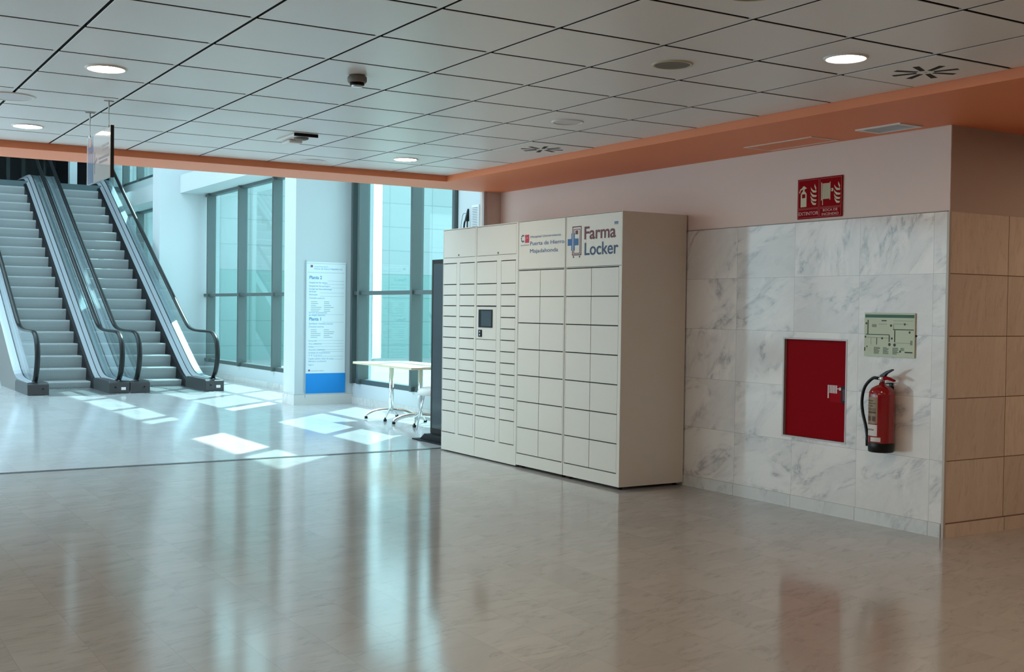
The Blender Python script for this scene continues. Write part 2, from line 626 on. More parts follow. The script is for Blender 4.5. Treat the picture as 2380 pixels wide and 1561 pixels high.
# ------------------------------------------------------------------ atrium shell
bm = BM()
faces_box(bm, 10.33, 12.72, -7.35, -7.05, 0, 8.2)         # solid bay next to the pilaster
faces_box(bm, 15.87, 16.31, -7.35, -6.15, 0, 8.2)         # first pier
faces_box(bm, 23.12, 23.63, -7.35, -6.15, 0, 8.2)         # second pier
for a, b in ((12.72, 15.87), (16.31, 23.12), (23.63, 30.2)):
    faces_box(bm, a, b, -7.30, -7.05, 0, .30)             # parapet
    faces_box(bm, a, b, -7.30, -7.02, 3.62, 4.32)         # spandrel
    faces_box(bm, a, b, -7.02, -6.55, 3.62, 3.97)         # bulkhead
    faces_box(bm, a, b, -7.30, -7.02, 5.95, 8.2)
obj('wall_window', bm, M['white_paint'], kind=ST)
bm = BM()
for a, b in ((10.5, 15.87), (16.31, 23.12), (23.63, 30.2)):
    faces_box(bm, a, b, -7.05, -7.035, 0, .10)
for a, b in ((15.87, 16.31), (23.12, 23.63)):
    faces_box(bm, a - .015, b + .015, -6.15, -6.135, 0, .16)
    faces_box(bm, a - .015, a, -7.05, -6.15, 0, .16)
obj('baseboard_window', bm, M['skirting'], kind=ST)

# roof with an unseen skylight, added to brighten the atrium
bm = BM()
faces_box(bm, 9.7, 36, -7.35, -5, 8.2, 8.4)
faces_box(bm, 9.7, 36, 10, 12.2, 8.2, 8.4)
faces_box(bm, 9.7, 12, -5, 10, 8.2, 8.4)
faces_box(bm, 27, 36, -5, 10, 8.2, 8.4)
obj('ceiling_atrium', bm, M['white_paint'], kind=ST)
box('added_skylight', 12, 27, -5, 10, 8.28, 8.30, M['cyan_glass'], kind=ST)  # added glazing out of view, lets in fill light
portal((19.5, 2.5, 8.35), (15, 15), (0, 0, -1))
bm = BM()
faces_box(bm, 30.2, 30.5, -7.35, -6.3, 0, 8.2)
faces_box(bm, 27.15, 27.4, -6.3, 12, 0, 3.9)
obj('wall_end', bm, M['far_marble'], kind=ST)
box('wall_end_return', 27.15, 30.2, -6.4, -6.3, 0, 4.05, M['far_marble'], kind=ST)
# upper hall; its dimness is painted with near-black surfaces
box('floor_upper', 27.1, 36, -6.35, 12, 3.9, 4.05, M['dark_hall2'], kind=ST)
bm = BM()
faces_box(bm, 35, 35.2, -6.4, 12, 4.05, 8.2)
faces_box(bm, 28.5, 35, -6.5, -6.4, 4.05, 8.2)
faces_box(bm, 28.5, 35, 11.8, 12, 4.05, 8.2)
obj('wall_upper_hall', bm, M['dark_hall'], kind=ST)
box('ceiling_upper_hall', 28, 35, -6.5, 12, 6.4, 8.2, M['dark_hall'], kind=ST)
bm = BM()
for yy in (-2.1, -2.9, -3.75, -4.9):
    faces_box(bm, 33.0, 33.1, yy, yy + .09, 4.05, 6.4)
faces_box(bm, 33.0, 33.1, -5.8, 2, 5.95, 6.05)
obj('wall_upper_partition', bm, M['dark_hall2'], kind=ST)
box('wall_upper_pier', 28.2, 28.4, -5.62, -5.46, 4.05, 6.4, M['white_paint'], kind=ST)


# ------------------------------------------------------------------ windows
def window(name, x0, x1, z0, z1, mulls, transom=None, clear=()):
    fr = BM()
    Y0, Y1 = -7.17, -7.0
    faces_box(fr, x0, x1, Y0, -7.05, z0, z0 + .07)
    faces_box(fr, x0, x1, Y0, -7.05, z1 - .05, z1)
    for mx in mulls:
        faces_box(fr, mx - .03, mx + .03, Y0, Y1, z0, z1)
        faces_box(fr, mx + .10, mx + .125, Y0, Y0 + .05, z0, z1)
    if transom:
        edges = [x0] + mulls + [x1]
        faces_box(fr, x0, x1, Y0 + .03, Y1 - .03, transom - .028, transom + .028)
    f = obj(name, fr, M['mullion'], kind=ST, bevel=.004)
    edges = [x0] + mulls + [x1]
    rows = [(z0, transom), (transom, z1)] if transom else [(z0, z1)]
    for r_i, (a, b) in enumerate(rows):
        for i in range(len(edges) - 1):
            if edges[i + 1] - edges[i] < .08:
                continue
            mt = M['clear_glass'] if (i, r_i) in clear else M['glass']
            box('glass_pane', edges[i], edges[i + 1], -7.14, -7.13, a, b, mt, f)
    return f


window('window_1', 12.72, 15.86, .30, 3.62, [12.76, 13.9, 15.6, 15.83], 1.62)
window('window_2', 12.72, 15.86, 4.32, 5.95, [12.76, 13.9, 15.6, 15.83], clear=((2, 0),))
window('window_3', 16.32, 23.11, .30, 3.62, [17.65, 19.15, 20.95, 22.82], 1.62, clear=((0, 1),))
window('window_4', 16.32, 23.11, 4.32, 5.95, [17.65, 19.15, 20.95, 22.82])
window('window_7', 23.64, 30.19, .30, 3.62, [25.2, 26.8, 28.35, 29.75], 1.62)
window('window_8', 23.64, 30.19, 4.32, 5.95, [25.2, 26.8, 28.35, 29.75])

# ------------------------------------------------------------------ outside
box('ground_outside', 8, 60, -45, -7.35, -.25, -.05, M['ground'], kind=ST)
bm = BM()
for a, b in ((-14.38, -7.5), (-45, -14.70)):
    faces_box(bm, 31, 31.08, a, b, 2.4, 6.2, 0)
    faces_box(bm, 31, 31.08, a, b, -.05, 2.4, 1)
tag(obj('courtyard_building', bm, [M['outside'], M['outside_low']]),
    'pale panel-clad building outside, seen through the tall windows', 'building')


# ------------------------------------------------------------------ escalators
def smax(a, b, k):
    return (a + b + math.sqrt((a - b) ** 2 + k * k)) / 2


def smin(a, b, k):
    return (a + b - math.sqrt((a - b) ** 2 + k * k)) / 2


TAN = .5774


def incline(X, x0, low, top, k=.12):
    return smin(smax(low, TAN * (X - x0), k), top, k)


def handrail_path(Y):
    pts = [(19.46, Y, .12), (19.28, Y, .15), (19.08, Y, .28), (18.96, Y, .50), (18.95, Y, .70), (19.03, Y, .86),
           (19.22, Y, .955), (19.5, Y, .975), (20.0, Y, .977)]
    x = 20.3
    while x < 29.0:
        pts.append((x, Y, incline(x, 18.87, .975, 5.05, .10)))
        x += .3
    return catmull(pts, 4)


def loft(bm, xs, secs, mi=0):
    """secs: list of (y, zfunc); quads between consecutive sections along xs"""
    rows = [[bm.verts.new((x, y, zf(x))) for x in xs] for y, zf in secs]
    for a, b in zip(rows, rows[1:]):
        for i in range(len(xs) - 1):
            f = bm.faces.new((a[i], a[i + 1], b[i + 1], b[i]))
            f.material_index = mi
            f.smooth = False


def escalator(y_left, label):
    """y_left = outer left side (greater Y); steps 1 m wide"""
    side, wid = .26, 1.0
    root = thing('escalator', label, 'escalator', (19.0, y_left - side - wid / 2, 0), 'escalators side by side')
    yA, yB = y_left - side, y_left - side - wid
    # steps
    n = 21
    for i in range(1, n):
        xx = 20.40 + .3464 * (i - 1)
        zt = .115 + .2 * (i - 1)
        zt = min(zt, 4.05)
        zb = zt - (.115 if i < 2 else .2)
        bm = BM()
        prof = [(xx + .46, zt), (xx + .012, zt), (xx, zt - .010), (xx - .002, zt - .03)]
        h = zt - zb
        for t in (.35, .6, .8, 1.0):
            prof.append((xx + .035 * t * t, zt - h * t))
        prof += [(xx + .46, zb)]
        prism(bm, prof, 1, yA - .004, yB + .004)
        o = obj('step', bm, M['step'], root)
    xs = [19.05 + .12 * k for k in range(0, 82)]
    top = 4.17

    def base(x):
        return incline(x, 20.15, .105, top - .02)

    def gtop(x):
        return incline(x, 19.85, .20, top + .08)

    for sgn, y0 in ((1, yA), (-1, yB)):   # sgn = outward direction in Y
        def Yo(o_):
            return y0 + sgn * o_
        nm = 'balustrade_base'
        bm = BM()
        # black skirt beside the steps
        sk = BM()
        sx_ = [q for q in xs if q > 19.5]
        loft(sk, sx_, [(Yo(-.045), lambda q: base(q) - .50), (Yo(-.045), lambda q: base(q) - .02),
                       (Yo(-.03), base), (Yo(.03), lambda q: base(q) + .012)])
        obj('skirt_panel', sk, M['black'], root)
        dk = BM()
        loft(dk, xs, [(Yo(.012), lambda q: base(q) + .006), (Yo(.062), lambda q: base(q) * .52 + gtop(q) * .48)], 0)
        loft(dk, xs, [(Yo(.062), lambda q: base(q) * .52 + gtop(q) * .48), (Yo(.072), lambda q: base(q) * .46 + gtop(q) * .54)], 1)
        loft(dk, xs, [(Yo(.072), lambda q: base(q) * .46 + gtop(q) * .54), (Yo(.118), gtop)], 0)
        loft(dk, xs, [(Yo(.118), gtop), (Yo(.142), gtop)], 1)
        loft(dk, xs, [(Yo(.142), gtop), (Yo(.258), lambda q: gtop(q) - .01)], 0)
        obj('deck', dk, [M['alu'], M['rubber']], root)
        # glass
        hp = handrail_path(Yo(.13))
        gl = BM()
        gx = [(p.x, p.z) for p in hp if p.z > .2 and not (p.x > 28.6)]
        low = [(28.6 - .25 * k, gtop(28.6 - .25 * k)) for k in range(0, 38)]
        low = [q for q in low if q[0] > 19.25]
        prism(gl, gx + low, 1, Yo(.125), Yo(.135))
        obj('glass_panel', gl, M['bal_glass'], root)
        # handrail
        hb = BM()
        tube(hb, hp, .024, 12, (0, 1, 0), .041)
        obj('handrail', hb, M['rubber'], root)
        # newel base
        nb = BM()
        ya, yb = Yo(-.052), Yo(.263 if y_left > -4 and sgn == 1 or y_left < -4 and sgn == -1 else .259)
        pts = [(19.0, 0), (19.0, .17), (19.06, .195), (20.05, .195), (20.15, .17), (20.15, 0)]
        prism(nb, pts, 1, ya, yb)
        nbo = obj('newel_base', nb, M['newel'], root, bevel=.012)
        hs = BM()
        lathe(hs, [(.055, -.06), (.06, -.02), (.05, .02), (.03, .04)], (19.30, Yo(.13), .155), 20, 0)
        hs2 = obj('handrail_inlet', hs, M['rubber'], nbo)
        if sgn == -1:
            box('sticker', 18.997, 19.0, Yo(.13), Yo(.20), .055, .10, M['label_white'], nbo)
        # button
        bt = BM()
        lathe(bt, [(.012, -.012), (.012, 0)], (19.0, Yo(.04), .10), 12, 0)
        obj('stop_button', bt, M['black'], nbo)
    # outer cladding
    cl = BM()
    for yy0, yy1 in ((y_left, y_left - .006), (yB - side + .006, yB - side)):
        und = [(q, max(0.0, TAN * (q - 21.6))) for q in (19.0, 21.6, 24.0, 27.0, 28.6)]
        und[-1] = (28.6, TAN * (27.0 - 21.6))
        up = [(q, gtop(q) - .012) for q in xs[::-1]]
        prism(cl, und + up, 1, yy0, yy1)
    obj('side_cladding', cl, M['cladding'], root)
    lp = BM()
    faces_box(lp, 18.7, 20.42, yB, yA, .0, .006)
    for k in range(24):
        faces_box(lp, 20.2, 20.39, yB + .02 + k * .0405, yB + .03 + k * .0405, .006, .012)
    obj('landing_plate', lp, M['steel'], root)
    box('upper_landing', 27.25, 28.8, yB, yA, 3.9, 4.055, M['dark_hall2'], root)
    return root


escalator(-3.08, 'left escalator, nearest the frame edge, grey steps climbing from the marble floor')
escalator(-4.61, 'right escalator, closer to the white piers, sunlit silver decks and glass sides')


# ------------------------------------------------------------------ ceiling fixtures
def cell(T, L):
    return TX0 + TP * T, TY0 - TPY * L


def downlight(T, L, label, on=True, at=None):
    x, y = at[:2] if at else cell(T, L)
    CZ = at[2] if at else 2.655
    root = thing('ceiling_light', label, 'light', (x, y, CZ), 'round recessed downlights')
    bm = BM()
    lathe(bm, [(.108, 0), (.104, -.008), (.094, -.008), (.090, .004)], (x, y, CZ), 40, cap=False)
    obj('trim_ring', bm, M['white'], root)
    bm = BM()
    lathe(bm, [(.0925, -.004), (.0925, .002)], (x, y, CZ), 40)
    obj('diffuser', bm, M['light_on'] if on else M['light_off'], root)


downlight(1.5, 1.5, 'lit downlight at upper left, above the hanging sign')
downlight(5.5, 1.5, 'lit downlight at the far left edge, above the escalators')
downlight(5.5, 6.5, 'lit downlight near the far orange beam, centre of the picture')
downlight(-2.5, 6.5, 'brightest lit downlight at upper right, beside the air diffuser')
downlight(1.5, 6.5, 'unlit downlight with pale lilac cover, above the lockers', False)
for (T, L) in ((-2.5, 1.5), (-6.5, 1.5), (-6.5, 6.5), (-10.5, 1.5), (-10.5, 6.5), (1.5, -3.5), (5.5, -3.5), (-2.5, -3.5),
               (-6.5, -3.5), (1.5, -8.5), (-4.5, -8.5)):  # unseen repeats of the downlight grid, added to light the hall
    downlight(T, L, 'added lit downlight outside the picture, over the front of the hall')


for k in range(3):  # unseen downlights added to brighten the return wall
    downlight(0, 0, 'added fill downlight outside the picture, in the soffit beyond the marble corner', True,
              (3.6 - 2.2 * k, -7.6, SZ))


def speaker(T, L, label, dark, r=.105):
    x, y = cell(T, L)
    root = thing('ceiling_speaker', label, 'speaker', (x, y, CZ), 'round ceiling speakers')
    bm = BM()
    lathe(bm, [(r, 0), (r * .97, -.007), (r * .86, -.007), (r * .84, 0)], (x, y, CZ), 36, cap=False)
    obj('rim', bm, M['speaker_rim'] if dark else M['white'], root)
    bm = BM()
    lathe(bm, [(r * .85, -.005), (r * .85, .002)], (x, y, CZ), 36)
    obj('grille', bm, M['speaker'] if dark else M['light_off'], root)


speaker(-1.5, 5.5, 'round ceiling speaker with dark grille and cream rim, upper right', True)
speaker(6.5, 5.5, 'pale round ceiling speaker beside the far orange beam', False, .12)
speaker(3.5, 1.0, 'pale round speaker cut by the left edge of the picture', False, .15)
speaker(-3.5, 4.5, 'round speaker cut by the top edge of the picture', True)

# smoke detector
x, y = 5.83, -2.6
sm = thing('smoke_detector', 'dark round smoke detector hanging below the ceiling tiles', 'detector', (x, y, CZ))
bm = BM()
lathe(bm, [(.042, 0), (.052, -.012), (.052, -.032), (.046, -.040)], (x, y, CZ), 32)
obj('base', bm, M['detector'], sm)
bm = BM()
lathe(bm, [(.038, -.040), (.040, -.048), (.036, -.054)], (x, y, CZ), 24)
obj('sensor_ring', bm, M['black'], sm)
bm = BM()
lathe(bm, [(.034, -.053), (.030, -.061), (.014, -.064)], (x, y, CZ), 24)
obj('sensor_cap', bm, M['steel'], sm)

# emergency luminaire
x, y = 8.19, -3.17
em = thing('emergency_light', 'white rectangular emergency light with a rounded dark end, on the ceiling', 'light', (x, y, CZ))
box('housing', x - .19, x + .19, y - .085, y + .085, CZ - .018, CZ, M['white'], em, bevel=.006)
box('lens', x + .0, x + .165, y - .055, y + .055, CZ - .045, CZ - .018, M['white'], em, bevel=.015)
box('end_plate', x - .203, x - .19, y - .09, y + .09, CZ - .022, CZ - .001, M['black'], em)
bm = BM()
lathe(bm, [(.055, -.018), (.05, -.03), (.03, -.036)], (x - .10, y, CZ), 24)
obj('sensor_dome', bm, M['speaker'], em)


# swirl diffusers
def diffuser(T, label):
    x0 = TX0 + TP * math.floor(T)
    y1, y0 = TY0 - TPY * 7, -5.25
    cx, cy = x0 + .3, (y0 + y1) / 2
    root = thing('air_diffuser', label, 'vent', (cx, cy, CZ), 'swirl air diffusers in the ceiling')
    bm = BM()
    faces_box(bm, x0 + .008, x0 + .592, y0 + .006, y1 - .008, CZ - .003, CZ + .002)
    obj('plate', bm, M['white'], root, bevel=.003)
    for k in range(8):
        a = math.radians(22 + 45 * k)
        d = Vector((math.cos(a), math.sin(a)))
        nrm = Vector((-d.y, d.x))
        bm = BM()
        q = [d * .045 + nrm * .013, d * .165 + nrm * .020, d * .165 - nrm * .013, d * .045 - nrm * .012]
        prism(bm, [(cx + p.x, cy + p.y) for p in q], 2, CZ - .0042, CZ - .0028)
        obj('slot', bm, M['void'], root)
    bm = BM()
    lathe(bm, [(.010, -.006), (.010, -.003)], (cx, cy, CZ), 12)
    obj('centre_screw', bm, M['steel'], root)


diffuser(-3, 'large white swirl diffuser with eight black slots, upper right ceiling corner')
diffuser(3, 'small-looking white swirl diffuser with eight black slots, above the lockers')

# soffit vent and hatch
sv = thing('soffit_vent', 'small grey louvred vent in the orange soffit, right of the access hatch', 'vent', (5.13, -5.98, SZ))
bm = BM()
for a in (0, 1):
    faces_box(bm, 4.95, 5.31, -6.09 + a * .195, -6.065 + a * .195, SZ - .008, SZ)
faces_box(bm, 4.95, 4.985, -6.065, -5.895, SZ - .008, SZ)
faces_box(bm, 5.275, 5.31, -6.065, -5.895, SZ - .008, SZ)
obj('frame', bm, M['white'], sv)
bm = BM()
for k in range(9):
    faces_box(bm, 4.985, 5.275, -6.062 + k * .019, -6.052 + k * .019, SZ - .006, SZ - .001)
obj('louvres', bm, M['steel'], sv)
box('backing', 4.985, 5.275, -6.066, -5.894, SZ - .002, SZ, M['speaker'], sv)
ah = thing('access_hatch', 'flush orange access hatch with thin white frame in the soffit', 'hatch', (6.0, -5.99, SZ))
bm = BM()
HX0, HX1, HY0, HY1 = 5.68, 6.34, -6.13, -5.86
for (a, b, c_, d_) in ((HX0, HX1, HY0, HY0 + .022), (HX0, HX1, HY1 - .022, HY1), (HX0, HX0 + .022, HY0 + .022, HY1 - .022),
                       (HX1 - .022, HX1, HY0 + .022, HY1 - .022)):
    faces_box(bm, a, b, c_, d_, SZ - .005, SZ)
obj('frame', bm, mat('hatch_frame', (.80, .62, .55), .5), ah)
box('panel', HX0 + .026, HX1 - .026, HY0 + .026, HY1 - .026, SZ - .003, SZ, M['orange'], ah)

# ------------------------------------------------------------------ hanging sign
HS = thing('hanging_sign', 'glossy white direction sign hanging on two thin rods from the ceiling', 'sign', (7.69, -1.667, 2.18))
box('panel', 7.355, 8.02, -1.675, -1.659, 2.185, 2.487, M['gloss_white'], HS)
box('edge_strip', 7.345, 7.356, -1.677, -1.657, 2.178, 2.495, M['black'], HS)
f = Face('Y', -1.659)
bm = BM()
f.rect(bm, 7.83, 7.99, 2.186, 2.486, .0003, .0010)
obj('blue_band', bm, mat('sign_pale_blue', (.30, .42, .62), .08), HS, label='pale blue band')
bm = BM()
f.poly(bm, [(7.80, 2.31), (7.72, 2.335), (7.72, 2.32), (7.80, 2.295)], .0003, .0012)
f.poly(bm, [(7.80, 2.375), (7.785, 2.375), (7.785, 2.235), (7.80, 2.235)], .0003, .0012)
obj('arrow', bm, M['grey_text'], HS)
bm = BM()
for (a, b, z) in ((7.58, 7.41, 2.385), (7.56, 7.42, 2.360), (7.68, 7.40, 2.315), (7.66, 7.44, 2.290)):
    f.rect(bm, b, a, z, z + .014, .0003, .0012)
obj('lettering', bm, M['grey_text'], HS)
bm = BM()
f.rect(bm, 7.88, 7.95, 2.42, 2.47, .0011, .0018)
f.rect(bm, 7.88, 7.95, 2.38, 2.392, .0011, .0018)
obj('pictogram', bm, M['maroon'], HS)
for xx in (7.44, 7.97):
    bm = BM()
    tube(bm, [(xx, -1.667, 2.487), (xx, -1.667, 2.60)], .0022, 8)
    tube(bm, [(xx, -1.667, 2.60), (xx, -1.667, CZ)], .005, 8)
    faces_box(bm, xx - .004, xx + .004, -1.697, -1.637, CZ - .006, CZ)
    faces_box(bm, xx - .004, xx + .004, -1.672, -1.662, 2.487, 2.505)
    obj('hanger_rod', bm, M['steel'], HS)


# ------------------------------------------------------------------ lockers
LF, LB = -5.53, -6.178


def locker(x0, x1, z0, label, doors, top_panels, dark_x=(), extra=None):
    """doors: list of (xa, xb, [z boundaries], handle flag). Carcass frame stands flush with the doors."""
    cx = (x0 + x1) / 2
    root = thing('parcel_locker', label, 'locker', (cx, LF - .3, 0), 'cream locker cabinets in a row')
    bm = BM()
    zt = 2.19
    faces_box(bm, x0, x1, LB, LF - .022, z0, zt, 0)
    # front frame made of strips around the openings
    openings = []
    for (a, b, zs) in doors + top_panels:
        openings.append((a - .002, b + .002, min(zs) - .004, max(zs) + .004))
    xsb = sorted(set([x0, x1] + [o_[0] for o_ in openings] + [o_[1] for o_ in openings]))
    zsb = sorted(set([z0, zt] + [o_[2] for o_ in openings] + [o_[3] for o_ in openings]))
    for i in range(len(xsb) - 1):
        run = None
        for j in range(len(zsb) - 1):
            mx, mz = (xsb[i] + xsb[i + 1]) / 2, (zsb[j] + zsb[j + 1]) / 2
            hole = any(o_[0] < mx < o_[1] and o_[2] < mz < o_[3] for o_ in openings)
            if not hole:
                if run is None:
                    run = zsb[j]
            if (hole or j == len(zsb) - 2) and run is not None:
                faces_box(bm, xsb[i], xsb[i + 1], LF - .022, LF, run, zsb[j] if hole else zsb[j + 1], 0)
                run = None
    for o_ in openings:
        faces_box(bm, o_[0], o_[1], LF - .0225, LF - .019, o_[2], o_[3], 1)  # dark backing paints shade into the door gaps
    for dx in dark_x:
        faces_box(bm, dx - .006, dx + .006, LF - .01, LF + .0006, z0, zt if dx < 8.2 else zt, 1)
    obj('body', bm, [M['locker'], M['locker_shade']], root)
    for (a, b, zs) in doors:
        for q0, q1 in zip(zs, zs[1:]):
            hi, lo = max(q0, q1), min(q0, q1)
            if (a, round(hi, 3)) in skip:
                continue
            box('door', a + .0015, b - .0015, LF - .019, LF - .0005, lo + .0045, hi - .0045, M['locker'], root)
    for (a, b, zs) in top_panels:
        o = box('top_panel', a + .001, b - .001, LF - .019, LF - .0005, min(zs), max(zs), M['locker'], root)
    for fx in (x0 + .05, x1 - .05):
        for fy in (LF - .05, LB + .05):
            bm = BM()
            lathe(bm, [(.018, 0), (.018, z0)], (fx, fy, 0), 12)
            obj('foot', bm, M['black'], root)
    return root


skip = set()
zA = [1.852, 1.646] + [1.646 - .10375 * k for k in range(1, 13)] + [.190]
zC = list(zA)
skip.add((9.235, round(1.646 - .10375 * 2, 3)))
skip.add((9.235, round(1.646 - .10375 * 3, 3)))
skip.add((9.235, round(1.646 - .10375 * 4, 3)))
skip = {(9.235, round(zC[i], 3)) for i in (3, 4, 5)}
l1 = locker(9.612, 10.272, .012, 'leftmost locker cabinet of small drawers, next to the black display totem',
            [(9.995, 10.262, zA), (9.645, 9.930, zA)], [(9.635, 10.262, [1.91, 2.178])])
l2 = locker(8.866, 9.608, .012, 'locker cabinet with the small black touchscreen in its front',
            [(9.235, 9.600, zC), (8.905, 9.158, zA)], [(8.900, 9.602, [1.91, 2.178])])
zR = [1.756 - .2325 * k for k in range(8)]
l3 = locker(8.122, 8.862, .024, 'locker cabinet with large doors under the hospital name',
            [(8.502, 8.852, zR), (8.136, 8.498, zR)], [(8.130, 8.856, [1.768, 2.184])])
l4 = locker(7.332, 8.112, .024, 'rightmost locker cabinet with large doors under the brown and blue pharmacy logo',
            [(7.742, 8.100, zR), (7.372, 7.738, zR)], [(7.340, 8.104, [1.768, 2.184])])
box('gap_shade_strip', 8.112, 8.122, LB, LF - .012, .03, 2.18, M['locker_shade'], l3)  # dark strip stands in for shade between the two cabinets
for parent, xx, zz in ((l1, 9.954, 1.930), (l2, 9.212, 1.926)):
    bm = BM()
    lathe(bm, [(.009, 0), (.009, .005), (.005, .007)], (xx, LF, zz), 14, 1)
    obj('cam_lock', bm, M['detector'], parent)
# control panel
cp = box('control_panel', 9.237, 9.598, LF - .019, LF - .0005, 1.128, 1.431, M['locker'], l2)
box('touchscreen', 9.300, 9.553, LF - .001, LF + .006, 1.237, 1.405, M['black'], cp, bevel=.003)
box('screen_glass', 9.315, 9.500, LF + .006, LF + .0066, 1.250, 1.393, M['screen'], cp)
box('card_reader', 9.492, 9.551, LF - .001, LF + .008, 1.148, 1.215, M['black'], cp, bevel=.003)
bm = BM()
for zz in (1.167, 1.196):
    lathe(bm, [(.008, .008), (.008, .0088)], (9.522, LF, zz), 14, 1)
obj('reader_window', bm, M['steel'], cp)

F = Face('Y', LF)
tb = .0012
F.text('lettering', 'Hospital Universitario', 8.662, 2.037, .474, .020, M['blue_text'], l3, tb)
F.text('lettering', 'Puerta de Hierro', 8.668, 1.972, .530, .034, M['blue_text'], l3, tb, .003)
F.text('lettering', 'Majadahonda', 8.670, 1.906, .440, .034, M['blue_text'], l3, tb, .0)
bm = BM()
F.rect(bm, 8.688, 8.754, 1.997, 2.068, .0002, tb)
obj('logo_square', bm, M['logo_red'], l3)
bm = BM()
for k in range(7):
    for j in range(1):
        a = math.radians(60 + k * 40)
        F.disc(bm, 8.790 - .024 * math.cos(a), 2.037 + .028 * math.sin(a), .0075, .0002, tb, n=10)
obj('logo_swirl', bm, M['navy'], l3)
bm = BM()
for k in range(5):
    F.disc(bm, 8.742 - (k % 4) * .013, 2.04 - (k // 4) * .014, .0035, tb, tb + .0008, n=8)
obj('logo_stars', bm, M['label_white'], l3)
F.text('lettering', 'SaludMadrid', 8.826, 1.972, .135, .012, M['grey_text'], l3, tb)
F.text('lettering', 'Farma', 7.846, 1.990, .428, .102, M['maroon'], l4, tb, .018)
F.text('lettering', 'Locker', 7.841, 1.861, .458, .100, M['navy'], l4, tb, .014)
# cabinet pictogram
bm = BM()


def frame2(bm, a, b, c_, d_, t, d0, d1):
    F.rect(bm, a, b, c_, c_ + t, d0, d1)
    F.rect(bm, a, b, d_ - t, d_, d0, d1)
    F.rect(bm, a, a + t, c_ + t, d_ - t, d0, d1)
    F.rect(bm, b - t, b, c_ + t, d_ - t, d0, d1)


frame2(bm, 7.888, 8.020, 1.862, 2.102, .009, .0002, tb)
frame2(bm, 7.908, 8.000, 1.876, 2.080, .006, .0002, tb)
F.disc(bm, 7.912, 1.850, .008, .0002, tb)
F.disc(bm, 8.000, 1.850, .008, .0002, tb)
F.rect(bm, 7.938, 7.975, 2.036, 2.068, .0002, tb)
obj('logo_cabinet', bm, M['maroon'], l4)
bm = BM()
F.rect(bm, 7.985, 8.032, 1.903, 1.945, tb, tb + .0006)
F.rect(bm, 7.985, 8.032, 2.001, 2.047, tb, tb + .0006)
F.rect(bm, 7.931, 8.085, 1.945, 2.001, tb, tb + .0006)
obj('logo_cross', bm, M['logo_blue'], l4)
bm = BM()
for a in (7.999, 8.012):
    F.rect(bm, a, a + .004, 1.903, 2.047, tb + .0006, tb + .0012)
obj('logo_cross_lines', bm, M['locker'], l4)
bm = BM()
F.rect(bm, 7.389, 7.438, 2.100, 2.112, .0002, tb)
obj('maker_sticker', bm, M['logo_blue'], l4)
bm = BM()
F.rect(bm, 7.389, 7.438, 2.090, 2.098, .0002, tb)
obj('maker_sticker', bm, M['grey_text'], l4)

# ------------------------------------------------------------------ display totem
tt = thing('display_totem', 'tall black digital display totem half hidden behind the lockers', 'display', (10.8, -5.9, 0))
bm = BM()
faces_box(bm, 10.42, 11.25, -6.12, -5.70, .0, .014)
prism(bm, [(10.50, .014), (11.18, .014), (11.08, .075), (10.55, .075)], 1, -5.97, -5.76)
obj('foot', bm, M['black'], tt)
box('case', 10.46, 11.14, -5.94, -5.86, .07, 1.93, M['void'], tt, bevel=.006)
box('screen', 10.49, 11.095, -5.861, -5.8585, .13, 1.885, M['screen'], tt)

# ------------------------------------------------------------------ table and stool
tb_ = thing('cafe_table', 'long pale wooden table on two chrome columns below the window', 'table', (12.95, -6.5, 0))
box('table_top', 12.08, 13.73, -6.86, -6.10, .695, .722, M['wood'], tb_, bevel=.004)
for cx in (13.42, 12.62):
    cy = -6.50
    bm = BM()
    lathe(bm, [(.030, .10), (.030, .695)], (cx, cy, 0), 24)
    obj('column', bm, M['chrome'], tb_)
    for k in range(4):
        a = math.radians(45 + 90 * k + 6)
        bm = BM()
        dx, dy = math.cos(a), math.sin(a)
        pts = catmull([(cx + dx * r_, cy + dy * r_, z_) for r_, z_ in ((.0, .125), (.10, .118), (.20, .098), (.28, .065), (.325, .03))], 4)
        tube(bm, pts, .011, 10, (0, 0, 1), .026)
        lg = obj('leg', bm, M['chrome'], tb_)
        bm = BM()
        lathe(bm, [(.02, 0), (.022, .022), (.016, .03)], (cx + dx * .325, cy + dy * .325, 0), 14)
        obj('foot_cap', bm, M['rubber'], lg)
sx, sy = 12.02, -6.38
stl = thing('stool', 'low white stool with chrome legs, between the table and the display totem', 'stool', (sx, sy, 0))
bm = BM()
lathe(bm, [(.10, .40), (.195, .405), (.205, .44), (.19, .475), (.13, .495), (.02, .50)], (sx, sy, 0), 32)
obj('seat', bm, M['white'], stl)
for k in range(4):
    a = math.radians(45 + 90 * k + 20)
    bm = BM()
    tube(bm, [(sx + .12 * math.cos(a), sy + .12 * math.sin(a), .41), (sx + .21 * math.cos(a), sy + .21 * math.sin(a), 0)], .010, 10, (1, 0, 0))
    obj('leg', bm, M['chrome'], stl)

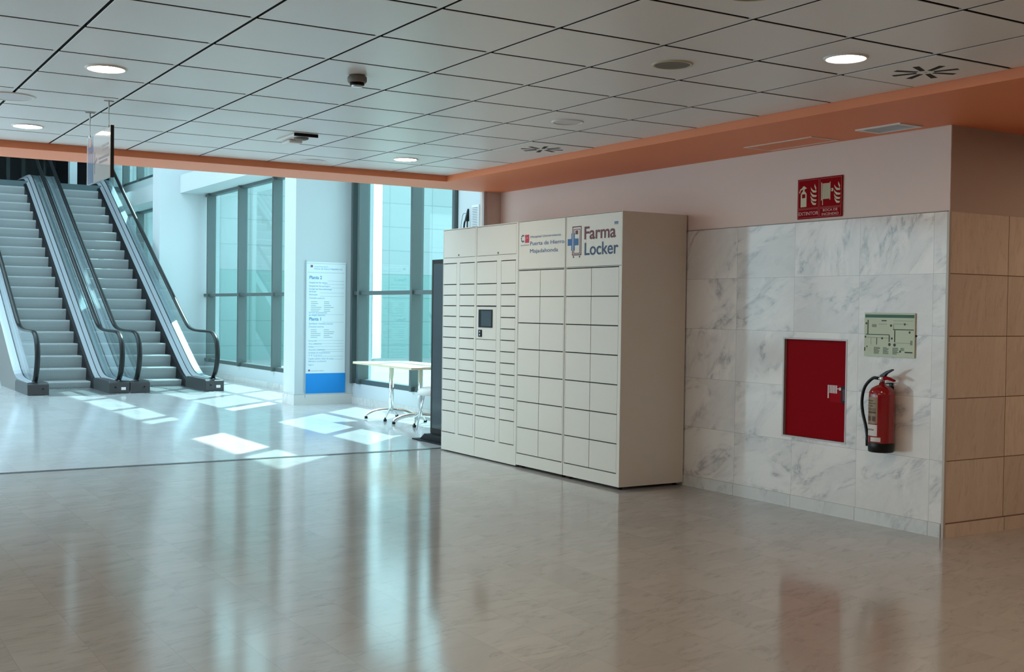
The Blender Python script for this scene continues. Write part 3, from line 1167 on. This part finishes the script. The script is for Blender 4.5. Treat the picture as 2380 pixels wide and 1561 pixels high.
# ------------------------------------------------------------------ wall box + cable on the atrium wall
wbx = thing('wall_box', 'small white louvred box on the wall above the lockers', 'box', (12.2, -7.05, 2.3))
box('housing', 12.13, 12.30, -7.05, -7.0, 2.36, 2.66, M['white'], wbx, bevel=.004)
bm = BM()
for k in range(12):
    faces_box(bm, 12.15, 12.28, -7.0, -6.997, 2.40 + k * .02, 2.408 + k * .02)
obj('grille', bm, M['grey_text'], wbx)
cbl = thing('plug_and_cable', 'black plug with looping cable hanging on the wall beside the louvred box', 'cable', (12.4, -7.0, 2.2))
bm = BM()
tube(bm, catmull([(12.38, -7.0, 2.62), (12.37, -6.985, 2.54), (12.375, -6.98, 2.47)], 5), [.012, .014, .016, .018, .020, .022, .024, .026, .028, .028, .022], 12, (0, 1, 0))
obj('plug', bm, M['rubber'], cbl)
bm = BM()
tube(bm, catmull([(12.40, -6.985, 2.50), (12.44, -6.985, 2.46), (12.455, -6.985, 2.38), (12.455, -6.985, 2.20)], 6), .011, 10, (0, 1, 0))
tube(bm, catmull([(12.375, -6.985, 2.47), (12.375, -6.985, 2.30), (12.375, -6.985, 2.20)], 4), .008, 10, (0, 1, 0))
tube(bm, catmull([(12.42, -6.985, 2.57), (12.48, -6.985, 2.56), (12.52, -6.985, 2.46), (12.53, -6.985, 2.34), (12.52, -6.985, 2.20)], 6), .003, 8, (0, 1, 0))
obj('cable', bm, M['rubber'], cbl)

# ------------------------------------------------------------------ floor directory on the pier
PX = 15.87
dr = thing('floor_directory', 'tall pale blue floor directory with solid blue foot on the first pier', 'sign', (PX, -6.61, .2))
Y0, Y1 = -6.925, -6.31
box('board', PX - .012, PX, Y0, Y1, .155, 2.06, M['sign_face'], dr)
box('edge_strip', PX - .02, PX, Y1, Y1 + .008, .10, 2.08, M['sign_line'], dr)
G = Face('X', PX - .012)
bm = BM()
G.rect(bm, Y0 - .004, Y1 + .001, .155, .452, .0002, .002)
obj('blue_foot', bm, M['sign_blue'], dr)
bm = BM()
G.rect(bm, Y0, Y1, 2.035, 2.039, .0002, .0012)
G.rect(bm, Y0, Y0 + .004, .46, 2.039, .0002, .0012)
G.rect(bm, Y0 + .02, Y1 - .02, 1.905, 1.909, .0002, .0012)
def z_of(y):   # photo row on the board -> height
    return 2.06 - (y - 606) * (2.06 - .155) / (915 - 606)
for yy, u0 in ((650, .30), (658, .24), (666, .35), (678, .18), (686, .18), (729, .05), (747, .22), (790, .10), (797, .10), (804, .10), (811, .16), (816, .22), (827, .1), (834, .35)):
    G.rect(bm, Y0 + .03, Y1 - .03 - u0, z_of(yy) - .0015, z_of(yy) + .0015, .0002, .0012)
obj('rules', bm, M['sign_line'], dr)
yl = Y1 - .045
G.text('lettering', 'Hospital Universitario', Y1 - .125, z_of(618), .21, .014, M['sign_text'], dr)
G.text('lettering', 'Puerta de Hierro Majadahonda', Y1 - .125, z_of(623.5), .43, .020, M['sign_text'], dr)
G.text('lettering', 'Planta 2', yl - .005, z_of(646), .19, .046, M['sign_text'], dr, bold=.02)
G.text('lettering', 'Planta 1', yl - .005, z_of(743), .18, .046, M['sign_text'], dr, bold=.02)
for body, yy, wd, hh in (('Hospital de Día médico', 656, .28, .02), ('Hospital de Día quirúrgico', 664, .32, .02),
                         ('Unidad de Neurofisiología', 671, .35, .02), ('del Dolor', 677, .11, .02),
                         ('Endoscopias', 684, .13, .02), ('Consultas externas', 692, .24, .02),
                         ('Servicio de prevención', 726, .28, .02), ('de riesgos laborales', 732, .25, .02),
                         ('Quirófanos / Consultas externas', 752, .37, .02), ('Consultas externas', 759, .23, .02),
                         ('Paritorios', 792, .12, .018), ('Área obstétrica', 799, .20, .018), ('Diálisis', 806, .08, .018),
                         ('Atención al paciente', 813, .25, .018), ('Unidades de hospitalización', 820, .33, .018),
                         ('A  B  C  D  E  F', 826, .20, .018), ('Capilla católica, Salón de actos', 834, .38, .018),
                         ('Biblioteca / profesional', 840, .27, .018), ('Registro', 848, .08, .016)):
    G.text('lettering', body, yl, z_of(yy), wd, hh, M['sign_text'], dr)
bm = BM()
import random
rnd = random.Random(4)
for (ya, n_) in ((699, 6), (765, 5)):
    for k in range(n_):
        for c_ in (0, 1):
            wv = .07 + .10 * rnd.random()
            ul = yl - .03 - c_ * .20
            G.rect(bm, ul - wv, ul, z_of(ya + k * 4.4) - .004, z_of(ya + k * 4.4) + .004, .0002, .0011)
obj('small_lettering', bm, M['sign_line'], dr)
bm = BM()
G.rect(bm, Y1 - .10, Y1 - .065, z_of(619), z_of(613.5), .0002, .0014)
G.disc(bm, Y1 - .055, z_of(860), .015, .0002, .0014)
obj('crest', bm, mat('crest_purple', (.25, .10, .25), .5), dr)
G.text('lettering', 'Comunidad de Madrid', Y1 - .08, z_of(862), .20, .016, M['ink_soft'], dr)

# ------------------------------------------------------------------ fire safety sign
SX0, SX1, SB, ST_ = 5.697, 6.118, 2.082, 2.367
fs = thing('fire_sign', 'red fire equipment sign with two pictograms, high on the wall', 'sign', (5.9, WY, SB))
box('board', SX0, SX1, WY, WY + .006, SB, ST_, M['red'], fs, bevel=.0015)
K = Face('Y', WY + .006)
d0, d1 = .0002, .0010


def rectK(bm, a, b, c_, d_):
    K.rect(bm, a, b, c_, d_, d0, d1)


def outline(bm, a, b, c_, d_, t=.0022):
    rectK(bm, a, b, c_, c_ + t); rectK(bm, a, b, d_ - t, d_); rectK(bm, a, a + t, c_ + t, d_ - t); rectK(bm, b - t, b, c_ + t, d_ - t)


bm = BM()
midx = 5.908
outline(bm, midx + .006, SX1 - .008, SB + .074, ST_ - .008)
outline(bm, midx + .006, SX1 - .008, SB + .008, SB + .068)
outline(bm, SX0 + .008, midx - .004, SB + .074, ST_ - .008)
outline(bm, SX0 + .008, midx - .004, SB + .008, SB + .068)
obj('border_lines', bm, mat('sign_pink_line', (.45, .16, .14), .5), fs)
# extinguisher pictogram (reads left = larger X)
bm = BM()
ex = 6.058
rectK(bm, ex - .028, ex + .028, SB + .086, SB + .150)
rectK(bm, ex - .028, ex - .016, SB + .150, SB + .178)
rectK(bm, ex + .016, ex + .028, SB + .150, SB + .178)
K.poly(bm, [(ex - .028, SB + .178), (ex + .028, SB + .178), (ex + .014, SB + .196), (ex - .014, SB + .196)], d0, d1)
rectK(bm, ex - .008, ex + .008, SB + .196, SB + .214)
K.poly(bm, [(ex - .030, SB + .218), (ex - .004, SB + .236), (ex + .012, SB + .230), (ex + .008, SB + .212), (ex - .004, SB + .212)], d0, d1)
K.poly(bm, [(ex + .010, SB + .226), (ex + .034, SB + .214), (ex + .044, SB + .190), (ex + .038, SB + .186), (ex + .028, SB + .206), (ex + .008, SB + .214)], d0, d1)
obj('extinguisher_pictogram', bm, M['offwhite_lum'], fs)


def flames(bm, cx):
    for k, (dy, s_) in enumerate(((.0, 1.0), (.026, 1.15), (.056, 1.2), (.088, 1.1))):
        b = SB + .094 + dy
        K.poly(bm, [(cx - .022 * s_, b + .012), (cx - .016 * s_, b), (cx + .010 * s_, b + .002), (cx + .026 * s_, b + .022),
                    (cx + .030 * s_, b + .042), (cx + .016 * s_, b + .024), (cx + .002 * s_, b + .016)], d0, d1)
    K.poly(bm, [(cx - .016, SB + .196), (cx - .020, SB + .214), (cx - .004, SB + .244), (cx - .002, SB + .225)], d0, d1)


bm = BM()
flames(bm, 5.958)
obj('flame_pictogram', bm, M['offwhite_lum'], fs)
bm = BM()
flames(bm, 5.738)
obj('flame_pictogram', bm, M['offwhite_lum'], fs)
bm = BM()
hx = 5.848
for k in range(9):
    rectK(bm, hx - .034 + k * .0075, hx - .0285 + k * .0075, SB + .130, SB + .240)
rectK(bm, hx - .042, hx - .036, SB + .122, SB + .248)
rectK(bm, hx + .036, hx + .043, SB + .122, SB + .248)
rectK(bm, hx + .026, hx + .032, SB + .088, SB + .130)
rectK(bm, hx - .056, hx - .042, SB + .186, SB + .194)
K.disc(bm, hx - .058, SB + .190, .012, d0, d1)
obj('hose_reel_pictogram', bm, M['offwhite_lum'], fs)
LT = mat('sign_lettering', (.62, .42, .38), .5)
K.text('lettering', 'EXTINTOR', 6.105, SB + .026, .190, .024, LT, fs, d1, .012)
K.text('lettering', 'BOCA DE', 5.872, SB + .044, .135, .017, LT, fs, d1, .012)
K.text('lettering', 'INCENDIO', 5.882, SB + .016, .155, .017, LT, fs, d1, .012)

# ------------------------------------------------------------------ hose cabinet
hc = thing('hose_cabinet', 'recessed fire hose cabinet with a plain red door in the marble wall', 'cabinet', (5.93, WY, FZ0))
bm = BM()
for (a, b, c_, d_) in ((FX0, FX0 + .012, FZ0 + .012, FZ1 - .012), (FX1 - .014, FX1, FZ0 + .012, FZ1 - .012), (FX0, FX1, FZ0, FZ0 + .012), (FX0, FX1, FZ1 - .012, FZ1)):
    faces_box(bm, a, b, WY - .19, WY + .002, c_, d_)
obj('frame', bm, mat('cabinet_frame', (.42, .36, .35), .4, metal=.3), hc)
dd = box('door', FX0 + .013, FX1 - .016, WY - .038, WY - .020, FZ0 + .013, FZ1 - .013, M['red'], hc, bevel=.002)
DK = Face('Y', WY - .020)
bm = BM()
DK.rect(bm, FX0 + .018, FX0 + .062, .79, .905, 0, .006)
hd = obj('handle', bm, M['black'], dd, label='black recessed handle')
bm = BM()
DK.rect(bm, FX0 + .028, FX0 + .046, .805, .885, .006, .0075)
obj('latch', bm, M['maroon'], hd)
bm = BM()
DK.rect(bm, FX0 + .062, FX0 + .165, .79, .912, 0, .0006)
obj('sticker', bm, mat('sticker_red', (.36, .004, .012), .5, spec=.05), dd)
bm = BM()
for k in range(1, 6):
    DK.rect(bm, 5.806 - k * .0145, 5.816 - k * .0145, .852, .908, .0007, .0014)
DK.rect(bm, 5.808, 5.819, .815, .908, .0007, .0014)
DK.rect(bm, 5.712, 5.735, .883, .888, .0007, .0014)
DK.disc(bm, 5.707, .885, .011, .0007, .0014)
obj('hose_pictogram', bm, M['label_white'], dd)

# ------------------------------------------------------------------ evacuation plan
EX0, EX1, EB, ET = 5.057, 5.475, 1.126, 1.417
ev = thing('evacuation_plan', 'pale green evacuation plan board with dark green header strip', 'sign', (5.27, WY, EB))
box('board', EX0, EX1, WY + .004, WY + .010, EB, ET, M['evac'], ev, bevel=.001)
E_ = Face('Y', WY + .010)


def ue(x):  # photo-crop column (0..1748 over the board crop) -> world X
    return EX1 - (x - 140) * (EX1 - EX0) / (1590 - 140)


def ve(y):
    return ET - (y - 165) * (ET - EB) / (1420 - 165)


bm = BM()
E_.rect(bm, ue(1570), ue(165), ve(300), ve(212), .0002, .001)
obj('header_strip', bm, M['green'], ev)
bm = BM()
for (a, b, c_, d_) in ((235, 262, 370, 780), (190, 880, 776, 796), (862, 888, 800, 990), (980, 1560, 622, 646), (1018, 1044, 650, 990),
                       (645, 790, 370, 400), (505, 522, 880, 1075)):
    E_.rect(bm, ue(b), ue(a), ve(d_), ve(c_), .0002, .001)
for (x_, y_, r_) in ((200, 470, 26), (180, 862, 24), (670, 890, 26), (950, 888, 26), (920, 522, 30), (1308, 480, 26), (1446, 705, 26),
                     (885, 1062, 36), (1030, 1070, 36), (230, 1140, 18), (1190, 1250, 24)):
    E_.disc(bm, ue(x_), ve(y_), r_ * .00029, .0002, .001, n=12)
for x0_, n_, w_ in ((435, 9, 190), (700, 9, 170), (975, 9, 200), (1200, 4, 130)):
    for k in range(n_):
        ww = w_ * (.6 + .4 * rnd.random())
        E_.rect(bm, ue(x0_ + ww), ue(x0_), ve(1152 + k * 22 + 8), ve(1152 + k * 22 - 2), .0002, .001)
E_.rect(bm, ue(1535), ue(1320), ve(1285), ve(1250), .0002, .001)
E_.rect(bm, ue(180), ue(150), ve(1270), ve(1165), .0002, .001)
obj('plan_drawing', bm, M['ink'], ev)
bm = BM()
for (a, b, c_, d_) in ((370, 500, 490, 575), (560, 800, 480, 492), (990, 1400, 470, 482), (230, 880, 872, 884), (340, 350, 884, 1080),
                       (1050, 1500, 1005, 1018), (1470, 1530, 930, 1060), (985, 1000, 480, 620), (980, 1540, 380, 390)):
    E_.rect(bm, ue(b), ue(a), ve(d_), ve(c_), .0002, .0008)
obj('plan_outline', bm, M['ink_soft'], ev)
bm = BM()
for (x_, z_) in ((EX0 - .004, 1.270),):
    lathe(bm, [(.006, 0), (.006, .008)], (x_, WY, z_), 10, 1)
obj('fixing', bm, M['black'], ev)

# ------------------------------------------------------------------ extinguisher
xx, yy, zb = 5.245, -6.10, .505
xt = thing('fire_extinguisher', 'red fire extinguisher with black hose hanging on the marble wall', 'extinguisher', (xx, yy, zb))
R_ = .083
bm = BM()
lathe(bm, [(R_ * .96, .055), (R_, .065), (R_, .375), (R_ * .97, .395), (R_ * .80, .418), (R_ * .5, .434), (.022, .440), (.020, .452)],
      (xx, yy, zb), 40)
obj('cylinder', bm, M['red_deep'], xt)
bm = BM()
lathe(bm, [(R_ * .92, 0), (R_ * 1.0, .008), (R_ * 1.01, .060), (R_ * .98, .068)], (xx, yy, zb), 40)
obj('base_ring', bm, M['rubber'], xt)
bm = BM()
lathe(bm, [(.016, .448), (.016, .470), (.020, .474), (.020, .492), (.012, .498)], (xx, yy, zb), 20)
tube(bm, [(xx, yy, zb + .480), (xx + .045, yy, zb + .480)], .009, 12, (0, 1, 0))
obj('valve', bm, M['steel'], xt)
bm = BM()
prism(bm, [(xx + .022, zb + .485), (xx + .010, zb + .505), (xx - .035, zb + .532), (xx - .085, zb + .548), (xx - .088, zb + .540),
           (xx - .040, zb + .514), (xx - .020, zb + .490)], 1, yy - .010, yy + .012)
obj('squeeze_lever', bm, M['rubber'], xt, bevel=.002)
bm = BM()
prism(bm, [(xx + .010, zb + .484), (xx - .020, zb + .500), (xx - .060, zb + .492), (xx - .104, zb + .476), (xx - .100, zb + .466),
           (xx - .050, zb + .476), (xx - .010, zb + .470)], 1, yy - .010, yy + .012)
obj('carry_handle', bm, M['red'], xt, bevel=.002)
bm = BM()
tube(bm, catmull([(xx + .03, yy + .005, zb + .482), (xx + .075, yy + .008, zb + .478), (xx + .135, yy + .01, zb + .42), (xx + .158, yy + .01, zb + .335),
                  (xx + .150, yy + .01, zb + .25), (xx + .120, yy + .012, zb + .16), (xx + .103, yy + .015, zb + .09), (xx + .096, yy + .015, zb + .055)], 8),
     .0105, 12, (0, 1, 0))
hz = obj('hose', bm, M['rubber'], xt)
bm = BM()
lathe(bm, [(.014, .03), (.016, .085), (.012, .095)], (xx + .098, yy + .015, zb), 14)
obj('nozzle', bm, M['rubber'], hz)


def wrap(name, z0, z1, a0, a1, mt, parent, r=R_ + .0008, n=14):
    bm = BM()
    rows = []
    for k in range(n + 1):
        a = math.radians(a0 + (a1 - a0) * k / n)
        rows.append([bm.verts.new((xx + r * math.cos(a), yy + r * math.sin(a), zz)) for zz in (z0, z1)])
    for p, q in zip(rows, rows[1:]):
        bm.faces.new((p[0], q[0], q[1], p[1]))
    return obj(name, bm, mt, parent)


ins = wrap('instruction_label', zb + .190, zb + .362, 18, 112, M['label_tan'], xt)
for k, (a0, a1, zz, hh) in enumerate(((40, 92, .335, .006), (40, 105, .318, .005), (44, 60, .300, .007), (74, 90, .300, .007), (30, 106, .284, .004),
                                      (30, 106, .275, .004), (50, 106, .256, .012), (30, 40, .200, .040), (52, 78, .205, .032), (86, 104, .205, .032))):
    wrap('label_print', zb + zz, zb + zz + hh, a0, a1, M['label_ink'], ins, R_ + .0016, 6)
br = wrap('brand_label', zb + .108, zb + .182, 18, 112, M['label_white'], xt)
wrap('service_label', zb + .058 + .014, zb + .058 + .042, 78, 128, M['label_white'], xt)


def wrap_text(body, a_left, a_right, zbase, h, mt, parent):
    cu = bpy.data.curves.new('lettering', 'FONT')
    cu.body = body
    cu.offset = .015
    cu.shear = .3
    tmp = bpy.data.objects.new('lettering', cu)
    C.objects.link(tmp)
    me = bpy.data.meshes.new_from_object(tmp.evaluated_get(bpy.context.evaluated_depsgraph_get()))
    bpy.data.objects.remove(tmp)
    xs_ = [v.co.x for v in me.vertices]
    x0_, x1_ = min(xs_), max(xs_)
    for v in me.vertices:
        a = math.radians(a_left + (a_right - a_left) * (v.co.x - x0_) / (x1_ - x0_))
        v.co = Vector((xx + (R_ + .0016) * math.cos(a), yy + (R_ + .0016) * math.sin(a), zbase + v.co.y * h / .7))
    me.transform(Matrix.Translation(-Vector((xx, yy, zb))))
    me.materials.clear()
    me.materials.append(mt)
    o = bpy.data.objects.new('lettering', me)
    C.objects.link(o)
    o.parent = parent


wrap_text('euracha', 24, 96, zb + .144, .013, M['maroon'], br)
bm = BM()
faces_box(bm, xx - .02, xx + .02, WY, WY + .012, zb + .32, zb + .43)
faces_box(bm, xx - .012, xx + .012, WY + .012, yy + .01, zb + .446, zb + .452)
faces_box(bm, xx - .012, xx + .012, WY, WY + .012, zb + .43, zb + .452)
obj('wall_bracket', bm, M['rubber'], xt)
